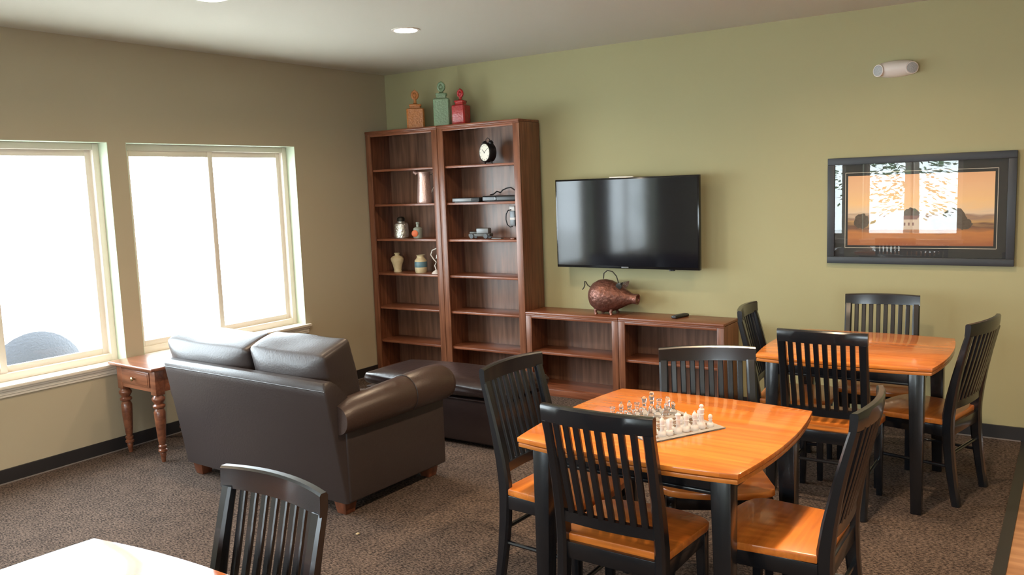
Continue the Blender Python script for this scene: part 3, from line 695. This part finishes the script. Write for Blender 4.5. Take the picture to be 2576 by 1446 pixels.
PROF = {
 'pawn': [(.0135, 0), (.0140, .004), (.0125, .013), (.0075, .017), (.0060, .024), (.0085, .026), (.0060, .029), (.0080, .034), (.0078, .041), (.0045, .046)],
 'rook': [(.0145, 0), (.0150, .005), (.0130, .015), (.0085, .020), (.0075, .036), (.0100, .038), (.0080, .041), (.0105, .052), (.0110, .056), (.0060, .056), (.0055, .052)],
 'bishop': [(.0145, 0), (.0150, .005), (.0130, .016), (.0080, .021), (.0068, .038), (.0098, .041), (.0070, .044), (.0092, .052), (.0085, .060), (.0045, .067), (.0025, .069), (.0030, .072)],
 'queen': [(.0150, 0), (.0155, .005), (.0135, .018), (.0085, .024), (.0070, .046), (.0105, .050), (.0075, .053), (.0100, .064), (.0112, .070), (.0060, .073), (.0038, .077)],
 'king': [(.0150, 0), (.0155, .005), (.0140, .020), (.0088, .026), (.0075, .050), (.0110, .054), (.0080, .057), (.0105, .068), (.0108, .073), (.0055, .076), (.0050, .078), (.0080, .081), (.0078, .087), (.0040, .091)],
 'knight': [(.0145, 0), (.0150, .005), (.0130, .015), (.0090, .019)],
}
META = {}
def piece(kind, side):
    k = (kind, side)
    mtl = 'clearglass' if side == 'clear' else 'frost'
    if k in META:
        o = META[k].copy(); COL.objects.link(o); return o
    mb = MB(); mb.lathe(PROF[kind], 20)
    if kind == 'knight':
        rr = []
        for z, y0, y1, wd in ((.018, -.008, .008, .006), (.028, -.009, .007, .0055), (.038, -.010, .008, .0055), (.046, -.014, .009, .005), (.053, -.013, .008, .0045), (.060, -.004, .005, .003)):
            rr.append([(-wd, y0, z), (wd, y0, z), (wd*1.1, (y0+y1)/2, z), (wd, y1, z), (-wd, y1, z), (-wd*1.1, (y0+y1)/2, z)])
        mb.loft(rr)
    o = mb.build('chess_'+kind, mtl, None, smooth=50); META[k] = o; return o
Mb = Matrix.Translation((*bd_c, ZT+.0069)) @ Matrix.Rotation(bd_r, 4, 'Z')
def put(kind, side, i, j, label, jx=0, jy=0):
    o = piece(kind, side); o.matrix_world = Mb @ Matrix.Translation(((i-3.5)*sq+jx, (j-3.5)*sq+jy, 0)) @ Matrix.Rotation(0 if side == 'clear' else PI, 4, 'Z')
    tag(o, label, 'chess piece', ('clear' if side == 'clear' else 'frosted')+' glass chess pieces')
# board x runs from the nearest corner to the right-hand corner; board y runs away from the camera-right edge
names_i = ['at the left rook corner', 'second from the left end', 'third from the left end', 'fourth from the left end', 'fifth from the left end', 'third from the right end', 'second from the right end', 'at the right end']
FR = ['rook', 'bishop', 'knight', 'queen', 'bishop', 'bishop', 'king', 'pawn']
for i in range(8):
    put(FR[i], 'frost', i, 0, 'frosted glass chess %s on the edge row nearest the camera, %s' % (FR[i], names_i[i]), random.uniform(-.003, .003), random.uniform(-.003, .003))
for i in range(8):
    if i in (7,): put('knight', 'frost', 6.6, 1, 'frosted glass chess knight behind the frosted king at the right end')
    else: put('pawn', 'frost', i, 1, 'frosted glass chess pawn in the second frosted row, %s' % names_i[i], random.uniform(-.004, .004), random.uniform(-.003, .003))
CR = ['rook', 'bishop', 'bishop', 'rook', 'queen', 'king', 'rook', 'knight']
for i in range(8):
    put(CR[i], 'clear', i, 7, 'clear glass chess %s in the back clear row, %s' % (CR[i], names_i[i]), random.uniform(-.003, .003), random.uniform(-.003, .003))
    put('pawn', 'clear', i, 6, 'clear glass chess pawn in front of the clear back row, %s' % names_i[i], random.uniform(-.004, .004), random.uniform(-.003, .003))

# ------------------------------------------------------------------ leather loveseat
sf = thing('leather_loveseat', 'dark brown leather two-seat sofa seen from behind, with rolled arms', 'sofa', (1.567, -2.952, 0), -.03)
def rbox(x0, x1, y0, y1, z0, z1, r, seg=3): return MB().box(x0, x1, y0, y1, z0, z1, r, seg)
# back frame: outline widens upwards
rr = []
for z, xw, y0, y1 in ((.075, .706, 0, .24), (.30, .706, -.035, .20), (.55, .706, -.078, .12), (.66, .706, -.098, .03), (.715, .704, -.106, -.02), (.738, .694, -.094, -.05)):
    rr.append([(-xw, y0+.012, z), (-xw+.012, y0, z), (xw-.012, y0, z), (xw, y0+.012, z), (xw, y1, z), (-xw, y1, z)])
MB().loft(rr).build('back_frame', 'leather', sf, smooth=50)
MB().tube([(-.706, -.1035, .695), (.706, -.1035, .695)], .0035, 6).build('back_seam', 'leather', sf)
for sx in (-1, 1):
    X = lambda x: sx*x
    x0, x1 = sorted((X(.62), X(.715)))
    rbox(x0, x1, .018, .79, .075, .50, .012).build('arm_panel', 'leather', sf)
    rings = []; sec = [(-.03, .078, .530, .70), (.05, .094, .545, .705), (.25, .100, .556, .71), (.455, .105, .564, .712), (.462, .103, .564, .712), (.47, .106, .565, .712), (.65, .110, .570, .712), (.76, .108, .568, .712), (.80, .095, .562, .712), (.822, .07, .556, .712)]
    for y, r_, zc, xc in sec:
        rings.append([(X(xc+r_*math.cos(a)), y, zc+r_*.98*math.sin(a)) for a in [2*PI*k/24 for k in range(24)]])
    am = MB().loft(rings).build('rolled_arm', 'leather_arm', sf, smooth=50)
    MB().tube([(X(.712+.106*math.cos(a)), .46, .565+.104*math.sin(a)) for a in [-.9+3.9*k/16 for k in range(17)]], .0028, 6).build('seam', 'leather', am)
rbox(-.62, .62, .15, .76, .075, .30, .015).build('seat_base', 'leather', sf)
def cushion(name, x0, x1, y0, y1, z0, z1, puff, m, parent, lean=0, n=10, ed=.58, tilt=0):
    t = bmesh.new(); bmesh.ops.create_cube(t, size=2)
    bmesh.ops.subdivide_edges(t, edges=t.edges, cuts=n, use_grid_fill=True)
    cx, cy, cz = (x0+x1)/2, (y0+y1)/2, (z0+z1)/2; hx, hy, hz = (x1-x0)/2, (y1-y0)/2, (z1-z0)/2
    thin = min((hx, 0), (hy, 1), (hz, 2))[1]
    for v in t.verts:
        p = list(v.co); o2 = [k for k in (0, 1, 2) if k != thin]
        e_ = (1-abs(p[o2[0]])**3)*(1-abs(p[o2[1]])**3); edge = ed+(1-ed)*(e_**.35)
        q = list(p); q[thin] = p[thin]*(edge+puff*e_)
        for k in o2:
            q[k] = p[k]*(1-.035*(1-abs(p[o2[0] if k == o2[1] else o2[1]])**2)*-1*0-.03*(abs(p[thin])**2))
        w_ = .004*math.sin(5*p[0]+2*p[2])*math.cos(4*p[2]+2*p[1])
        v.co = Vector((cx+q[0]*hx+w_*.5, cy+q[1]*hy+w_, cz+q[2]*hz+w_*.6))
        v.co.z += tilt*(v.co.y-cy)*max(0, p[2])
        v.co.y += lean*(v.co.z-z0)
    mb = MB(); mb.merge(t); return mb.build(name, m, parent, smooth=180, sub=1)
for k in (-1, 1):
    cushion('seat_cushion', min(0, k*.612), max(0, k*.612), .17, .82, .30, .47, .25, 'leather_arm', sf)
for x0, x1, zt_ in ((-.83, -.035, .87), (-.015, .61, .89)):
    cq = cushion('back_cushion', x0, x1, .05, .30, .475, zt_, .28, 'leather', sf, -.22, ed=.82, tilt=.32)
for sx, sy in ((-.63, .06), (.63, .06), (-.63, .72), (.63, .72)):
    MB().box(sx-.045, sx+.045, sy-.045, sy+.045, 0, .078, .003, taper=(.72, .72, sx, sy)).build('foot', 'footwood', sf)

# ottoman
ot = thing('leather_ottoman', 'long black-brown leather ottoman between the sofa and the bookcases', 'ottoman', (1.82, -1.46, 0), 0)
rbox(-.60, .60, -.235, .235, .03, .32, .012).build('base', 'leather_black', ot)
cushion('top_cushion', -.625, .625, -.265, .265, .318, .445, .12, 'leather_black', ot)
MB().box(-.605, .605, -.243, .243, .312, .322, .003).build('lid_rim', 'leather_black', ot)
for sx in (-.54, .54):
    for sy in (-.18, .18): MB().box(sx-.03, sx+.03, sy-.03, sy+.03, 0, .032, .002).build('foot', 'footwood', ot)

# ------------------------------------------------------------------ end table
et = thing('end_table', 'reddish wood end table with turned legs and drawer, between window and sofa', 'end table', (.325, -2.66, 0), -.045)
tw, td, th_ = .265, .27, .628
mb = MB(); mb.box(-tw, tw, -td, td, th_-.022, th_, .007, 3); mb.build('top', 'endwood', et)
a, z0, z1 = .228, .462, th_-.022
MB().box(-a, a, a-.012, a, z0, z1).build('back_panel', 'endwood', et); MB().box(-a, -a+.012, -a, a, z0, z1).build('side_panel', 'endwood', et); MB().box(a-.012, a, -a, a, z0, z1).build('side_panel', 'endwood', et)
MB().box(-a, a, -a, -a+.012, z0, z1).build('front_panel', 'endwood', et)
mb = MB(); mb.box(-.165, .165, -a-.007, -a+.001, z0+.028, z1-.020, .003); mb.box(-.150, .150, -a-.010, -a-.004, z0+.040, z1-.032, .002)
dr = mb.build('drawer', 'endwood', et)
MB().lathe([(.007, 0), (.006, .010), (.014, .018), (.014, .024), (.006, .029)], 16, Matrix.Translation((0, -a-.009, (z0+z1)/2)) @ Matrix.Rotation(PI/2, 4, 'X')).build('knob', 'brass', dr)
lp = [(.012, 0), (.016, .03), (.020, .055), (.018, .062), (.028, .070), (.028, .082), (.020, .088), (.026, .098), (.026, .108), (.019, .114), (.024, .14), (.033, .26), (.036, .33), (.030, .345), (.026, .352), (.038, .362), (.039, .374), (.026, .384), (.030, .392), (.041, .41), (.041, .422), (.028, .438), (.026, .444)]
for sx in (-1, 1):
    for sy in (-1, 1):
        mb = MB(); mb.lathe(lp, 20, Matrix.Translation((sx*.200, sy*.200, 0))); mb.box(sx*.200-.031, sx*.200+.031, sy*.200-.031, sy*.200+.031, .442, z1-.0, .003)
        mb.build('leg', 'endwood', et)

tag(MB().box(2.452, 2.464, -3.10, -3.085, 0, .004).build('floor_scrap', 'creamglaze'), 'tiny yellow scrap on the carpet in front of the sofa foot', 'scrap')
